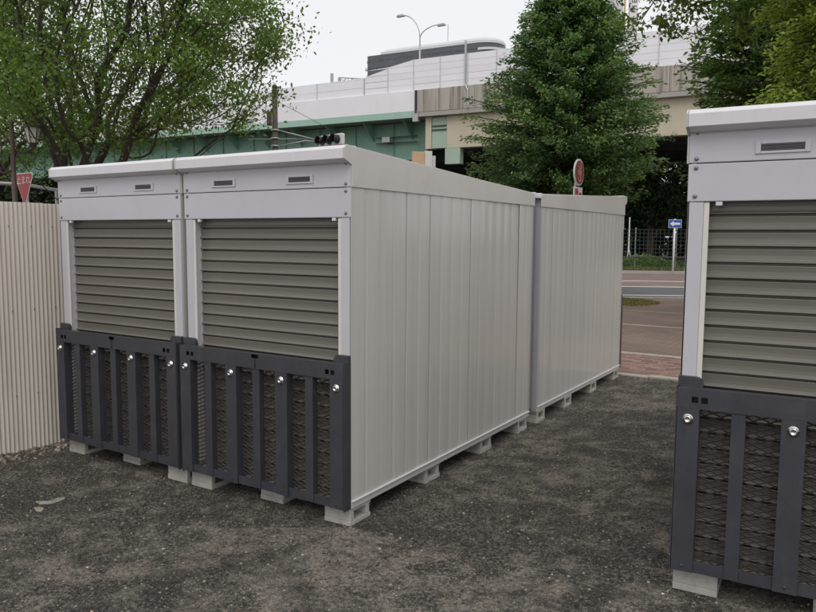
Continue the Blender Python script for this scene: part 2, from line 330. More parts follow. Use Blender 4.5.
# ------------------------------------------------------------------ storage unit
W, D = 1.29, 2.50; HW = W/2
Z_BASE, Z_SEAM, Z_HEAD = .102, 1.861, 1.7025
def roof_z(y): return 2.068 - (2.068-1.968)*(y/D)
def plate_holes(m, x0, x1, z0, z1, y0, y1, holes):
    X = sorted({x0, x1, *[h[0] for h in holes], *[h[1] for h in holes]}); Zs = sorted({z0, z1, *[h[2] for h in holes], *[h[3] for h in holes]})
    for i in range(len(X)-1):
        j0 = None
        for j in range(len(Zs)):
            inside = True
            if j < len(Zs)-1:
                cx, cz = (X[i]+X[i+1])/2, (Zs[j]+Zs[j+1])/2
                inside = any(h[0] < cx < h[1] and h[2] < cz < h[3] for h in holes)
            if not inside and j0 is None: j0 = j
            if inside and j0 is not None:
                m.box(X[i], X[i+1], y0, y1, Zs[j0], Zs[j]); j0 = None
    return m
def build_unit():
    u = thing('storage_unit', 'x', 'storage unit')
    # side walls: backing sheet with ribbed panels, fascia, base rail
    P = .2780; n = 9; y_first = -.0010
    prof = [(0, -.0022), (.004, -.0005), (.06, .0006), (.122, 0), (.128, -.0020), (.146, -.0020), (.152, 0), (.21, .0006), (.2705, -.0005), (P-.0015, -.0022)]
    pr = MB().strip([(p[1], p[0]) for p in prof], 'z', .136, Z_SEAM+.01).mesh('wall_panel', M['side'])
    prl = MB().strip([(-p[1], p[0]) for p in reversed(prof)], 'z', .136, Z_SEAM+.01).mesh('wall_panel', M['side'])
    for s in (1, -1):
        wl = MB().box(min(s*(HW-.03), s*(HW-.012)), max(s*(HW-.03), s*(HW-.012)), .004, D-.004, .12, Z_SEAM+.02).build('side_wall', M['side'], u)
        for i in range(n):
            o = obj('wall_panel', pr if s > 0 else prl, wl); o.location = (s*HW, y_first+i*P, 0); o.rotation_euler = (0, random.uniform(-.0015, .0015), random.uniform(-.0028, .0028))
        f = MB(); x0, x1 = sorted((s*(HW-.0), s*(HW+.009)))
        f.prism([(.0, Z_SEAM), (D+.02, Z_SEAM), (D+.02, roof_z(D)-.008), (.0, roof_z(0)+.008), (-.045, 2.079), (-.069, 2.060), (-.069, 2.004), (-.03, 1.988), (-.001, 1.975)], 'x', x0, x1)
        f.build('side_fascia', M['fascia'], u, bevel=.003)
        x0, x1 = sorted((s*(HW-.03), s*(HW+.004)))
        br = MB().box(x0, x1, .0, D, Z_BASE, .142).build('base_rail', M['fascia'], u, bevel=.003)
        x0, x1 = sorted((s*(HW-.004), s*(HW+.013))); MB().box(x0, x1, .004, D-.004, .1425, .147).build('drip_edge', M['cap'], br)
        x0, x1 = sorted((s*(HW-.066), s*(HW-.008)))
        MB().box(x0, x1, -.001, .05, Z_BASE, Z_HEAD-.002).build('corner_post', M['front'], u, bevel=.003)
        # guide rail with its cream lip
        x0, x1 = sorted((s*(HW-.066), s*(HW-.083))); g = MB().box(x0, x1, .012, .07, Z_BASE+.05, Z_HEAD-.003).build('guide_rail', M['front'], u, bevel=.002)
        x0, x1 = sorted((s*(HW-.0665), s*(HW-.088))); MB().box(x0, x1, .002, .0115, Z_BASE+.05, Z_HEAD-.003).build('guide_lip', M['cream'], g, bevel=.002)
        for z in (1.725, 1.842, 1.880):
            MB().lathe([(.009, 0), (.009, .003), (.006, .006), (.001, .007)], (s*(HW-.03), -.005, z), '-y', 10).build('rivet', M['rivet'], u, True)
        MB().lathe([(.007, 0), (.006, .004), (.001, .005)], (0, 0, 0), '-y', 8).build('rivet', M['rivet'], u, True, loc=(s*(HW-.03), -.004, 1.985))
    # header
    MB().box(-HW, HW, -.004, .02, Z_SEAM+.002, 2.03).build('upper_header', M['front'], u, bevel=.003)
    MB().box(-HW, HW, -.004, .02, Z_HEAD, Z_SEAM-.002).build('lower_header', M['front'], u, bevel=.003)
    for cx in (-.295, .295):
        fr = plate_holes(MB(), cx-.098, cx+.098, 1.889, 1.937, -.010, -.004, [(cx-.078, cx+.078, 1.899, 1.927)]).build('vent', M['front'], u, bevel=.0015)
        MB().box(cx-.0775, cx+.0775, -.0045, -.0042, 1.8995, 1.9265).build('vent_opening', M['vent'], fr)
        for q in range(4):
            z = 1.9015+q*.0066; MB().prism([(-.0095, z), (-.0085, z+.001), (-.005, z+.005), (-.0055, z+.005)], 'x', cx-.077, cx+.077).build('louvre', M['rivet'], fr)
    for cx in (-HW+.125, HW-.115):
        MB().box(cx-.013, cx+.013, -.001, .02, Z_HEAD-.018, Z_HEAD-.001).build('stopper', M['cap'], u, bevel=.002)
    # shutter: curtain and slats
    sh = MB().box(-HW+.07, HW-.07, .078, .084, .13, Z_HEAD+.05).build('shutter', M['dark'], u)
    p = .0672
    sp = [(.074, 0), (.072, .0030), (.0460, .0042), (.0445, .0060), (.0448, .0080), (.0470, .0105), (.0525, .0150), (.0538, .0190), (.0546, .034), (.0538, .048), (.0530, .0570), (.0540, .0595), (.0600, .0608), (.074, .0615), (.074, p+.004)]
    sp2 = [(a_, b_) for a_, b_ in sp]
    slm = MB().strip(sp2, 'x', -HW+.0725, HW-.0725).mesh('slat', M['slat'])
    for i in range(23):
        z = Z_HEAD+.012 - (i+1)*p
        o = obj('slat', slm, sh); o.location = (0, random.uniform(-.0012, .0012), z); o.rotation_euler = (random.uniform(-.012, .012), 0, random.uniform(-.0006, .0006))
    MB().box(-HW+.072, HW-.072, .045, .077, .13, .165).build('bottom_bar', M['slat'], sh, bevel=.003)
    # roof, front cap, rear gutter
    rf = MB().prism([(-.02, roof_z(0)-.02), (D+.03, roof_z(D)-.02), (D+.03, roof_z(D)), (-.02, roof_z(0)+.002)], 'x', -HW+.001, HW-.001).build('roof', M['fascia'], u, bevel=.003)
    MB().prism([(-.004, 1.986), (-.03, 1.990), (-.067, 2.006), (-.067, 2.058), (-.045, 2.077), (.05, 2.080), (.05, 2.06), (-.004, 2.05)][::-1], 'x', -HW+.001, HW-.001).build('roof_cap', M['cap'], u, bevel=.0015)
    MB().prism([(D+.004, 1.93), (D+.055, 1.93), (D+.055, 1.968), (D+.03, 1.973), (D+.004, 1.973)], 'x', -HW-.01, HW+.01).build('gutter', M['cap'], u, bevel=.004)
    # rear, floor
    MB().box(-HW+.012, HW-.012, D-.02, D-.001, .12, 1.95).build('rear_wall', M['rear'], u)
    for s in (-1, 1):
        x0, x1 = sorted((s*(HW-.05), s*(HW+.002))); MB().box(x0, x1, D-.03, D+.006, Z_BASE, 1.93).build('rear_post', M['rear'], u, bevel=.003)
    MB().box(-HW+.03, HW-.03, .02, D-.02, .1, .13).build('floor_pan', M['conc2'], u)
    # feet
    def foot():
        m = MB(); a, b2, h, t = .092, .097, Z_BASE, .022
        m.box(-a, a, -b2, b2, h-t, h-.001); m.box(-a, a, -b2, b2, -.03, .026); m.box(-a, a, -b2+.004, -b2+.034, .026, h-t); m.box(-a, a, b2-.03-.012, b2-.012, .026, h-t)
        return m.mesh('foot', M['foot'])
    fm = foot()
    for y in (.097, .92, 1.72, 2.395):
        for x in (-HW+.098, 0, HW-.098):
            if x == 0 and y > .2: continue
            obj('foot', fm, u, .003, (x+(random.uniform(-.012, .0) if y > .2 else 0), y+(.06 if x == 0 else 0), 0))
    # folded-up ramp
    rm = node('ramp', u)
    Y0 = -.068; m = MB()
    zb, zt = .832, .917
    hl = []
    for s in (-1, 1):
        for q in (.075, .113): hl.append((s*(HW-q)-.013, s*(HW-q)+.013, .857, .883))
    hl += [(-.028, .028, .893, .9168)]
    bd = plate_holes(MB(), -HW+.004, HW-.004, zb, zt, Y0, Y0+.004, hl)
    bd.box(-HW+.004, HW-.004, Y0+.004, -.022, zt-.004, zt-.0002); bd.box(-HW+.004, HW-.004, Y0+.004, -.03, zb, zb+.004)
    bd.build('top_band', M['ramp'], rm)
    MB().box(-HW+.01, HW-.01, Y0+.03, Y0+.034, zb+.005, zt-.006).build('band_back', M['black'], rm)
    MB().box(-.004, .004, Y0-.003, Y0-.0005, .835, .893).build('latch_stem', M['black'], rm)
    bz = [(x-.011, x+.011, .124, .150) for x in (-HW+.04, HW-.04, -.2, .2)]
    rl = plate_holes(MB(), -HW+.004, HW-.004, .112, .165, Y0+.012, Y0+.016, bz)
    rl.box(-HW+.004, HW-.004, Y0+.016, -.012, .112, .116); rl.build('bottom_rail', M['ramp'], rm)
    for i, x in enumerate((-HW+.05, -.199, .199, HW-.05)):
        h = .044; z0, z1 = .114, zb-.0005
        pts = [(x-h, Y0+.053), (x-h, Y0), (x+h, Y0), (x+h, Y0+.053), (x+h-.003, Y0+.053), (x+h-.003, Y0+.003), (x-h+.003, Y0+.003), (x-h+.003, Y0+.053)]
        if i in (0, 3):
            MB().prism(pts, 'z', z0, z1).build('channel', M['ramp'], rm)
        else: MB().prism(pts, 'z', z0, z1).build('channel', M['ramp'], rm)
        MB().lathe([(.0225, 0), (.0225, .003), (.0165, .004), (.0165, .009), (.013, .0135), (.010, .0135), (.0085, .009), (.001, .009)], (0, 0, 0), '-y', 18).build('bolt', M['zinc'], rm, True, loc=(x, Y0-.0003, .786)).rotation_euler = (0, random.random(), 0)
        MB().lathe([(.007, 0), (.006, .004), (.001, .005)], (0, 0, 0), '-y', 8).build('rivet', M['ramp'], rm, True, loc=(x, Y0-.0003, .14))
    for x in (-.400, 0, .400):
        MB().box(x-.027, x+.027, Y0+.006, Y0+.046, .117, zb-.0005).build('bar', M['ramp'], rm)
    for s in (-1, 1):
        x0, x1 = sorted((s*(HW-.0035), s*(HW+.0005))); MB().box(x0, x1, Y0+.001, -.002, .104, .925).build('side_plate', M['ramp'], rm)
        pts = [(0, 0), (.1, 0)] + [(.1-.03*(1-math.cos(q)), .06-.03+.03*math.sin(q)) for q in np.linspace(0, math.pi/2, 6)] + [(0, .06)]
        pts = [(s*(HW+.001-a_), .9+b_) for a_, b_ in pts]
        if s > 0: pts = pts[::-1]
        MB().prism(pts[::-1], 'y', -.028, -.004).build('hinge_lug', M['ramp'], rm)
    m = MB(); LW, SW = .062, .025; ym = Y0+.050
    x0, x1, z0, z1 = -HW+.05, HW-.05, .122, .832
    ni = int((x1-x0)/(LW/2)); nj = int((z1-z0)/(SW/2))
    for i in range(ni):
        for j in range(nj):
            if (i+j) % 2 == 0: A, B = (x0+i*LW/2, z0+j*SW/2), (x0+(i+1)*LW/2, z0+(j+1)*SW/2)
            else: A, B = (x0+i*LW/2, z0+(j+1)*SW/2), (x0+(i+1)*LW/2, z0+j*SW/2)
            hw, dy = .0034, .0030
            pts = []
            for (px, pz) in (A, B):
                pts += [(px, ym-dy, pz+hw), (px, ym+dy, pz-hw), (px, ym+dy+.0016, pz-hw+.001), (px, ym-dy+.0016, pz+hw+.001)]
            m.add(pts, [(0, 1, 5, 4), (1, 2, 6, 5), (2, 3, 7, 6), (3, 0, 4, 7)])
    mo = m.build('mesh_infill', M['rampmesh'], rm); mo['kind'] = 'stuff'
    return u
U = build_unit(); index_kids()
G = 'grey storage units on the lot'
U['group'] = G
U['label'] = 'grey storage unit at centre, its long right side wall in full view'
U.location = (-HW, 0, 0)
def place(x, y, z, rz, label):
    o = copy_tree(U); o.location = (x, y, z); o.rotation_euler = (0, 0, rz); o['label'] = label; o['group'] = G; return o
place(-1.324-HW, 0, 0, 0, 'grey storage unit standing beside the corrugated beige fence, shutter closed')
place(-HW+.002, 5.175, 0, math.pi, 'grey storage unit behind the central one, standing back to back with it')
rz = math.radians(2.6)
place(1.668+HW*math.cos(rz), .14+HW*math.sin(rz), .054, rz, 'nearest grey storage unit, cut off by the right edge of the photo')

# ------------------------------------------------------------------ corrugated fence
fb = np.array([-2.875, .12]); fdir = np.array([.05, 1.0]); fdir /= np.linalg.norm(fdir)
fe = thing('corrugated_fence', 'beige corrugated metal fence left of the storage units', 'fence', (fb[0], fb[1], 0), math.atan2(-fdir[0], fdir[1]))
pitch = .032; sheet_w = pitch*20
prof = [(.0062*math.cos(2*math.pi*i/8), i*pitch/8) for i in range(int(sheet_w/pitch*8)+4)]
sm = MB().strip(prof, 'z', -.02, 1.832).mesh('fence_sheet', M['fence'], True)
nail = MB().lathe([(.006, 0), (.005, .003), (.001, .004)], (0,0,0), 'x', 8).mesh('nail', M['rivet'], True)
for i in range(7):
    o = obj('fence_sheet', sm, fe); y0 = -2.9+i*(sheet_w-.0)+.25; o.location = (.003*(i % 2), y0, random.uniform(-.004, .004))
    for zz in (.42, 1.05, 1.66):
        for q in (2, 7, 12, 17):
            a_ = obj('nail', nail, fe); a_.location = (.011, y0+q*pitch, zz+random.uniform(-.004, .004))
for zz in (.42, 1.05, 1.66): MB().box(-.055, -.012, -2.6, 1.9, zz-.02, zz+.02).build('rail', M['rust'], fe)
for y0 in (-2.0, -.5, 1.0): MB().tube([(-.08, y0, -.1), (-.08, y0, 1.8)], .024).build('post', M['galv'], fe)

# ------------------------------------------------------------------ pebbles
def scatter_mesh(name, P, S, tone, mat, kind='stuff'):
    n = len(P); base = np.array([(1,0,0),(-1,0,0),(0,1,0),(0,-1,0),(0,0,1),(0,0,-1)], float)
    V = base[None]*(S[:, None, None]*RNG.uniform(.6, 1.3, (n, 6, 1))); V[:, :, 2] *= .6
    th = RNG.uniform(0, 6.28, n); c_, s_ = np.cos(th), np.sin(th); X = V[:, :, 0]*c_[:, None]-V[:, :, 1]*s_[:, None]; Y = V[:, :, 0]*s_[:, None]+V[:, :, 1]*c_[:, None]
    V = np.stack([X, Y, V[:, :, 2]], 2) + P[:, None, :]
    fc = np.array([(0,2,4),(2,1,4),(1,3,4),(3,0,4),(2,0,5),(1,2,5),(3,1,5),(0,3,5)])
    Fs = (fc[None] + 6*np.arange(n)[:, None, None]).reshape(-1, 3)
    me = bpy.data.meshes.new(name); fast_mesh(me, V.reshape(-1, 3), Fs, np.repeat(tone, 8), mat)
    o = obj(name, me); o['kind'] = kind; return o
def fast_mesh(me, V, Fs, tone, mat, smooth=False):
    k_ = Fs.shape[1]; me.vertices.add(len(V)); me.vertices.foreach_set('co', V.astype(np.float32).ravel())
    me.loops.add(Fs.size); me.loops.foreach_set('vertex_index', Fs.astype(np.int32).ravel())
    me.polygons.add(len(Fs)); me.polygons.foreach_set('loop_start', np.arange(0, Fs.size, k_, dtype=np.int32))
    a = me.attributes.new('tone', 'FLOAT', 'FACE'); a.data.foreach_set('value', tone.astype(np.float32))
    me.materials.append(mat); me.update(); me.validate()
n = 90000
P = np.stack([RNG.uniform(-3.4, 3.2, n), -2.2 + 7.4*RNG.random(n)**1.35, np.zeros(n)], 1)
S = .0028 + .0095*RNG.random(n)**4.5
P[:, 2] = gz(P[:, 0], P[:, 1]) + S*.12
T = np.clip(RNG.beta(1.3, 1.9, n), 0, .93); T[RNG.random(n) < .0012] = 1
o = scatter_mesh('gravel', P, S, T, M['pebble']); tag(o, 'loose dark grit and small stones strewn over the lot', 'gravel')
n = 900
P = np.stack([RNG.uniform(-3.2, 3.0, n), -2.2 + 7.2*RNG.random(n)**1.3, np.zeros(n)], 1); S = .006 + .009*RNG.random(n)**2
P[:, 2] = gz(P[:, 0], P[:, 1]) + S*.1
o = scatter_mesh('stones', P, S, np.clip(RNG.beta(2, 2.6, n), 0, .78), M['pebble']); tag(o, 'scattered larger stones half sunk in the lot ground', 'stones')
n = 1500; tt = RNG.random(n)
P = np.stack([fb[0] + .10 + RNG.normal(0, .07, n).clip(-.09, .25) + fdir[0]*(tt*1.9-1.6), fb[1] + fdir[1]*(tt*1.9-1.6), np.zeros(n)], 1); S = .004+.022*RNG.random(n)**3
P[:, 2] = gz(P[:, 0], P[:, 1]) + S*.2
o = scatter_mesh('rubble', P, S, np.clip(RNG.beta(3, 2, n), 0, 1)*.98, M['pebble']); tag(o, 'pale rubble and stones heaped along the fence foot', 'rubble')
n = 1500
P = np.stack([RNG.uniform(-2, 3, n), 5.25+RNG.normal(0, .05, n), np.full(n, .0)], 1); S = .005+.018*RNG.random(n)**3
o = scatter_mesh('kerb_rubble', P, S, np.clip(RNG.beta(3, 2, n), 0, 1)*.95, M['pebble']); tag(o, 'pale crumbled stone along the brick paving edge', 'rubble')

# ------------------------------------------------------------------ trees
def leaves_mesh(name, P, size, mat, tone, up=.55, droop=.25, aspect=.5, axis=None, parent=None):
    n = len(P); a = RNG.normal(0, 1, (n, 3)) if axis is None else axis + RNG.normal(0, .55, (n, 3))
    a[:, 2] -= droop; a /= np.linalg.norm(a, axis=1)[:, None]
    h = RNG.normal(0, 1, (n, 3)); h[:, 2] += up*2; b = np.cross(h, a); b /= np.linalg.norm(b, axis=1)[:, None]+1e-9
    nn = np.cross(a, b)
    L = size*RNG.uniform(.65, 1.3, n)[:, None]; Wd = L*aspect
    V = np.stack([P - a*L*.5, P + b*Wd*.5 - nn*L*.08, P + a*L*.5 - nn*L*.12, P - b*Wd*.5 - nn*L*.08], 1)
    Fs = np.arange(4*n).reshape(-1, 4)
    me = bpy.data.meshes.new(name); fast_mesh(me, V.reshape(-1, 3), Fs, tone, mat)
    return obj(name, me, parent)
def connect_tree(base, top, targets, step=.35, r0=.2, bias=.35, sag=.0):
    """nodes grown from a trunk towards each target, thickness by the pipe rule"""
    N = [np.array(base, float)]; par = [-1]; plen = [0.0]
    m = 6
    for i in range(1, m+1):
        q = np.array(base)+(np.array(top)-np.array(base))*i/m + RNG.normal(0, .02, 3)*[1,1,0]; N.append(q); par.append(len(N)-2); plen.append(plen[-1]+np.linalg.norm(N[-1]-N[-2]))
    order = np.argsort(np.linalg.norm(targets-np.array(top), axis=1)); ends = []
    A = np.zeros((30000, 3)); A[:len(N)] = N; PL = np.zeros(30000); PL[:len(N)] = plen; cnt = len(N); par = par + [0]*(30000-len(par)); lo = m
    for ti in order:
        t = targets[ti]; dd = np.linalg.norm(A[lo-2:cnt]-t, axis=1); j = lo-2+int(np.argmin(dd*1.0 + bias*PL[lo-2:cnt]))
        p0 = A[j].copy(); L = np.linalg.norm(t-p0); ns = max(1, int(L/step)); prev = j
        off = RNG.normal(0, .07*L, 3)
        for q in range(1, ns+1):
            s = q/ns; pt = p0+(t-p0)*s + off*math.sin(math.pi*s) + np.array([0, 0, -.12*L*math.sin(math.pi*s)]) + RNG.normal(0, .015, 3)
            A[cnt] = pt; par[cnt] = prev; PL[cnt] = PL[prev]+L/ns; prev = cnt; cnt += 1
        ends.append(prev)
    acc = np.zeros(cnt)
    for e in ends: acc[e] += 1
    for i in range(cnt-1, 0, -1): acc[par[i]] += acc[i]
    rad = r0*(np.maximum(acc, .5)/acc[0])**.52
    return A[:cnt], par[:cnt], rad
def branches_mesh(name, A, par, rad, mat, parent=None, rmin=.004):
    m = MB(); kids = {}
    for i in range(1, len(A)): kids.setdefault(par[i], []).append(i)
    def chain(i, j):
        path, r = [A[i], A[j]], [min(rad[i], rad[j]*1.35), rad[j]]
        while True:
            c = kids.get(j)
            if not c: break
            c = sorted(c, key=lambda q: -rad[q])
            for o_ in c[1:]: starts.append((j, o_))
            j = c[0]; path.append(A[j]); r.append(rad[j])
        r[-1] = max(rmin, r[-1]*.4)
        m.tube(path, [max(rmin, x) for x in r], 7 if r[0] > .03 else 4, False)
    starts = [(0, 1)]
    while starts: chain(*starts.pop())
    return m.build(name, mat, parent, True)
def cluster_leaves(T, per, rad, flat=.7):
    n = len(T)*per; P = np.repeat(T, per, axis=0); off = RNG.normal(0, 1, (n, 3))*[1, 1, flat]; off *= rad*RNG.uniform(.5, 1.3, len(T)).repeat(per)[:, None]
    tone = np.clip(RNG.uniform(.15, .7, len(T)).repeat(per) + RNG.normal(0, .18, n), 0, 1)
    return P+off, tone
def ell_targets(n, c, r, lo=.45, cut=None):
    out_ = []
    while len(out_) < n:
        d = RNG.normal(0, 1, 3); d /= np.linalg.norm(d); q = np.array(c)+d*np.array(r)*RNG.uniform(lo, 1)**.6
        if cut is None or cut(q): out_.append(q)
    return np.array(out_)
# left: spreading broadleaf tree
def spreading_tree(label, name, base, top, c, r, nt, per, leaf, size, crad, cut=None, r0=.22, lo=.3, group=None, ex=None, bias=.35):
    t = thing(name, label, 'tree', (0, 0, 0), group=group); t.location = tuple(base)
    b = np.array(base); T = ell_targets(nt, c, r, lo, cut)
    if ex is not None: T = np.vstack([T, ex])
    A, par, rad = connect_tree(b, top, T, r0=r0, bias=bias)
    branches_mesh('trunk', A-b, par, rad, M['bark'], t)
    P, tone = cluster_leaves(T, per, crad)
    leaves_mesh('crown', P-b, size, M[leaf], tone, parent=t)
    return t
tb = at(78, 200, 19.0); base = (tb[0], tb[1], -.03)
c0 = at(88, 22, 19.0)
def cut_left(q):
    d = q-CAM; w_ = d@FW; px = 408+F_PX*(d@RT)/w_; py = 306-F_PX*(d@UP)/w_
    lim = 128 if px > 150 else 142
    if px < 55: lim = 112
    if px < -30 or px > 296-max(0, 40-py)*.4: return False
    if 250 < px: lim = 100
    return py < lim
spreading_tree('large spreading broadleaf tree behind the left storage units', 'broadleaf_tree', base, (tb[0]+.05, tb[1], 2.4), c0, (6.0, 4.4, 4.7), 560, 165, 'leaf_a', .10, .30, cut_left, r0=.26, lo=.25, bias=.8)
tb = at(-50, 200, 26.0)
spreading_tree('leafy tree at the left edge, behind the lamp post', 'broadleaf_tree', (tb[0], tb[1], -.03), (tb[0]-.05, tb[1], 2.6), at(-20, 95, 26.0), (3.6, 3.2, 3.0), 300, 80, 'leaf_a', .11, .30, r0=.15)

# centre: dense cone-shaped tree
def cone_tree(label, name, base, H, zr, leaf, nb, per, size, lean=.25, cat='tree'):
    t = thing(name, label, cat, tuple(base)); zs_ = np.array([q[0] for q in zr]); rs_ = np.array([q[1] for q in zr])
    m = MB(); m.tube([(0, 0, -.02), (.03, 0, H*.3), (-.02, .03, H*.65), (0, 0, H*.98)], [.16, .13, .08, .012], 8)
    Ps, tn, ax = [], [], []
    for i in range(nb):
        z = zs_[0]+(zs_[-1]-zs_[0])*(1-(1-(i+.5)/nb)**.8) if False else zs_[0]+(zs_[-1]-zs_[0])*((i+RNG.random())/nb)
        a_ = i*2.39996+RNG.normal(0, .25); R = np.interp(z, zs_, rs_)*RNG.choice([RNG.uniform(.6, .95), RNG.uniform(.85, 1.12)])
        d = np.array([math.cos(a_), math.sin(a_), 0]); L = R
        s = np.linspace(0, 1, 6); el = lean+RNG.normal(0, .1)
        path = np.array([d*L*q + np.array([0, 0, z + L*(el*q*1.3 - .45*q*q*el*1.2) - .14*L]) for q in s])
        m.tube(path, [.028*(1-.85*q)+.003 for q in s], 4, False)
        q = RNG.uniform(.28, 1.0, per)**.8; base_p = np.stack([np.interp(q, s, path[:, j]) for j in range(3)], 1)
        wv = .05+.22*L*.35*(1.1-q); side = np.array([-d[1], d[0], 0])
        off = side*(RNG.normal(0, 1, per)*wv)[:, None] + np.array([0, 0, 1])*(RNG.normal(0, .055, per)-.05*RNG.random(per))[:, None] + d*(RNG.normal(0, .05, per))[:, None]
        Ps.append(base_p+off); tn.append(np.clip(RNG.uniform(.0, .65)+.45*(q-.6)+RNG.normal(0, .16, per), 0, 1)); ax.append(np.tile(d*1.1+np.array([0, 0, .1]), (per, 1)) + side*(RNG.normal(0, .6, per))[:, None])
    m.build('trunk', M['bark'], t, True)
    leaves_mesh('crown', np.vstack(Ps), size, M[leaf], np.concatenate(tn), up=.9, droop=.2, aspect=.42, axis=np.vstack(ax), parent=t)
    return t
q = at(567, 172, 20.0)
cone_tree('tall dense cone-shaped green tree in the middle, behind the storage units', 'conical_tree', (q[0], q[1], -.02), 10.2,
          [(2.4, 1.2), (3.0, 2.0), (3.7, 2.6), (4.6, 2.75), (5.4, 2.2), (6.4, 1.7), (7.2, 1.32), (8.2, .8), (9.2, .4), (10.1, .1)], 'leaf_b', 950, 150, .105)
q = at(787, 60, 16.0)
cone_tree('dark green bushy tree behind the nearest storage unit', 'bushy_tree', (q[0], q[1], -.02), 7.6,
          [(2.6, 1.7), (4.0, 1.85), (4.8, 1.9), (5.6, 1.6), (6.3, 1.35), (7.0, .9), (7.5, .3)], 'leaf_c', 520, 120, .11, .3)
q = at(838, 60, 11.5)
t = cone_tree('yellow-green drooping tree at the right edge above the nearest unit', 'drooping_tree', (q[0], q[1], -.02), 7.5,
          [(2.4, .9), (3.4, 1.0), (4.2, 1.0), (4.8, .9), (5.6, 1.0), (6.6, .8), (7.4, .3)], 'leaf_d', 420, 130, .075, -.25)
q = at(880, 60, 13.5); cc = at(722, 0, 13.0)
def cut_right(p):
    d = p-CAM; w_ = d@FW; px = 408+F_PX*(d@RT)/w_; py = 306-F_PX*(d@UP)/w_
    return px > 622 and py < 40+max(0, (px-705))*.45 and not (640 < px < 700 and py > 35)
spreading_tree('tree with overhanging leafy twigs above the gap at upper right', 'overhanging_tree', (q[0], q[1], -.02), (q[0], q[1], 4.4), cc+np.array([0, 0, 1.0]), (2.1, 1.9, 1.7), 230, 62, 'leaf_a', .10, .17, cut_right, r0=.11, lo=.2)
# shade trees under the viaduct and the wood behind it
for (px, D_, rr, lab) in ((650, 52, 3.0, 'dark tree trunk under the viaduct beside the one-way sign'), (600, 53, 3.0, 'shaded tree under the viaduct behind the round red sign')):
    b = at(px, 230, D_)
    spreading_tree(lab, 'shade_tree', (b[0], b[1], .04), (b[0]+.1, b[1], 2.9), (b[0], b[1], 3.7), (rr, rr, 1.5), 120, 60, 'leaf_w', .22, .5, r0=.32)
n = 130000
sv_ = RNG.uniform(-40, 95, n); dep = RNG.uniform(0, 5, n); O2 = np.array([-8.9, 39.4]); VS = np.array([-.9965, -.0837]); VN = np.array([.0837, -.9965])
hh = 9.5+1.6*np.sin(sv_*.35)+1.2*np.sin(sv_*1.1+1)
P = np.zeros((n, 3)); P[:, :2] = O2 + VS*sv_[:, None] - VN*(20.5+dep)[:, None]; P[:, 2] = .1+hh*RNG.random(n)**.95
tone = np.clip(.3+.25*np.sin(sv_*1.3)+RNG.normal(0, .2, n), 0, 1)
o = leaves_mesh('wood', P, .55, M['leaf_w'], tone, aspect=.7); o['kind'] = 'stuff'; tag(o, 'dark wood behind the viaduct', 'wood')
n = 16000
s_ = RNG.uniform(-14, 22, n); d_ = 17.4+RNG.random(n)*1.9
P = np.zeros((n, 3)); P[:, :2] = R0 + RD*s_[:, None] + RN*d_[:, None]; P[:, 2] = .05 + (.55+.2*np.sin(s_*1.7))*RNG.random(n)
o = leaves_mesh('low_hedge', P, .16, M['leaf_c'], np.clip(RNG.normal(.4, .2, n), 0, 1), aspect=.6); tag(o, 'low straggly hedge along the wire fence across the road', 'hedge')
n = 9000
s_ = RNG.uniform(-16, 24, n); d_ = 15.3+RNG.random(n)*2.2
P = np.zeros((n, 3)); P[:, :2] = R0 + RD*s_[:, None] + RN*d_[:, None]; P[:, 2] = .13
o = leaves_mesh('grass', P, .26, M['grass'], np.clip(RNG.normal(.5, .22, n), 0, 1), aspect=.12, axis=np.tile([0, 0, 1.6], (n, 1)), droop=0); o['kind'] = 'stuff'; tag(o, 'green grass on the verge across the road', 'grass')
n = 14000
P = np.stack([RNG.uniform(-7.0, -1.6, n), RNG.uniform(13.0, 16.9, n), np.full(n, .03)], 1); P = P[(P[:, 0]+4.3)**2/5.5 + (P[:, 1]-15.1)**2/2.2 < 1.1]
P[:, 2] = .012
o = leaves_mesh('weeds', P, .075, M['weed'], np.clip(RNG.normal(.5, .2, len(P)), 0, 1), aspect=.3, axis=np.tile([0, 0, .8], (len(P), 1)), droop=0); o['kind'] = 'stuff'; tag(o, 'yellowish weeds on the paving near the road edge', 'weeds')

# ------------------------------------------------------------------ elevated expressway
VO = np.array([-8.9, 39.4])
vd = thing('viaduct', 'elevated expressway with green steel girders and pale noise barriers', 'viaduct', (VO[0], VO[1], 0), math.atan2(VS[1], VS[0]))
# local frame: x = along (to the left in the photo), y = away from the camera is -y  (rotation turns +y to the camera side)
def vb(name, mat, x0, x1, y0, y1, z0, z1, parent=vd, bevel=0): return MB().box(x0, x1, y0, y1, z0, z1).build(name, M[mat], parent, bevel=bevel)
J = 14.2                                                   # joint between concrete and steel sections
# right: concrete parapets on a beige girder
cp = node('concrete_parapet', vd)
for i, (a_, b2) in enumerate([(-30, -20), (-19.98, -10.0), (-9.98, -1.6), (-1.58, 4.6), (4.62, 10.6), (10.62, J)]): vb('parapet_block', 'conc', a_, b2, -.35, .0, 9.78, 11.22, cp, .02)
vb('deck_slab', 'conc2', -30, J, -17, -.02, 9.5, 9.775)
vb('deck_slab', 'conc2', J+.05, 90, -17, -.3, 9.56, 9.85)
vb('girder', 'beige', -30, 12.2, -1.2, -.45, 7.42, 9.49)
gp_ = vb('green_end_panel', 'green_p', 12.22, 13.3, -1.1, -.5, 7.45, 9.45)
for z in (8.6, 8.85): vb('panel_rib', 'under', 12.24, 13.28, -.5, -.42, z, z+.08, gp_)
vb('end_stiffener', 'beige', 13.32, 13.75, -1.2, -.42, 7.42, 9.49)
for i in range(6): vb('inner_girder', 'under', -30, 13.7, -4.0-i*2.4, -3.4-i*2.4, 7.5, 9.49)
for i in range(14): vb('cross_beam', 'under', -29+i*3.2, -28.7+i*3.2, -16.8, -1.25, 8.2, 9.45)
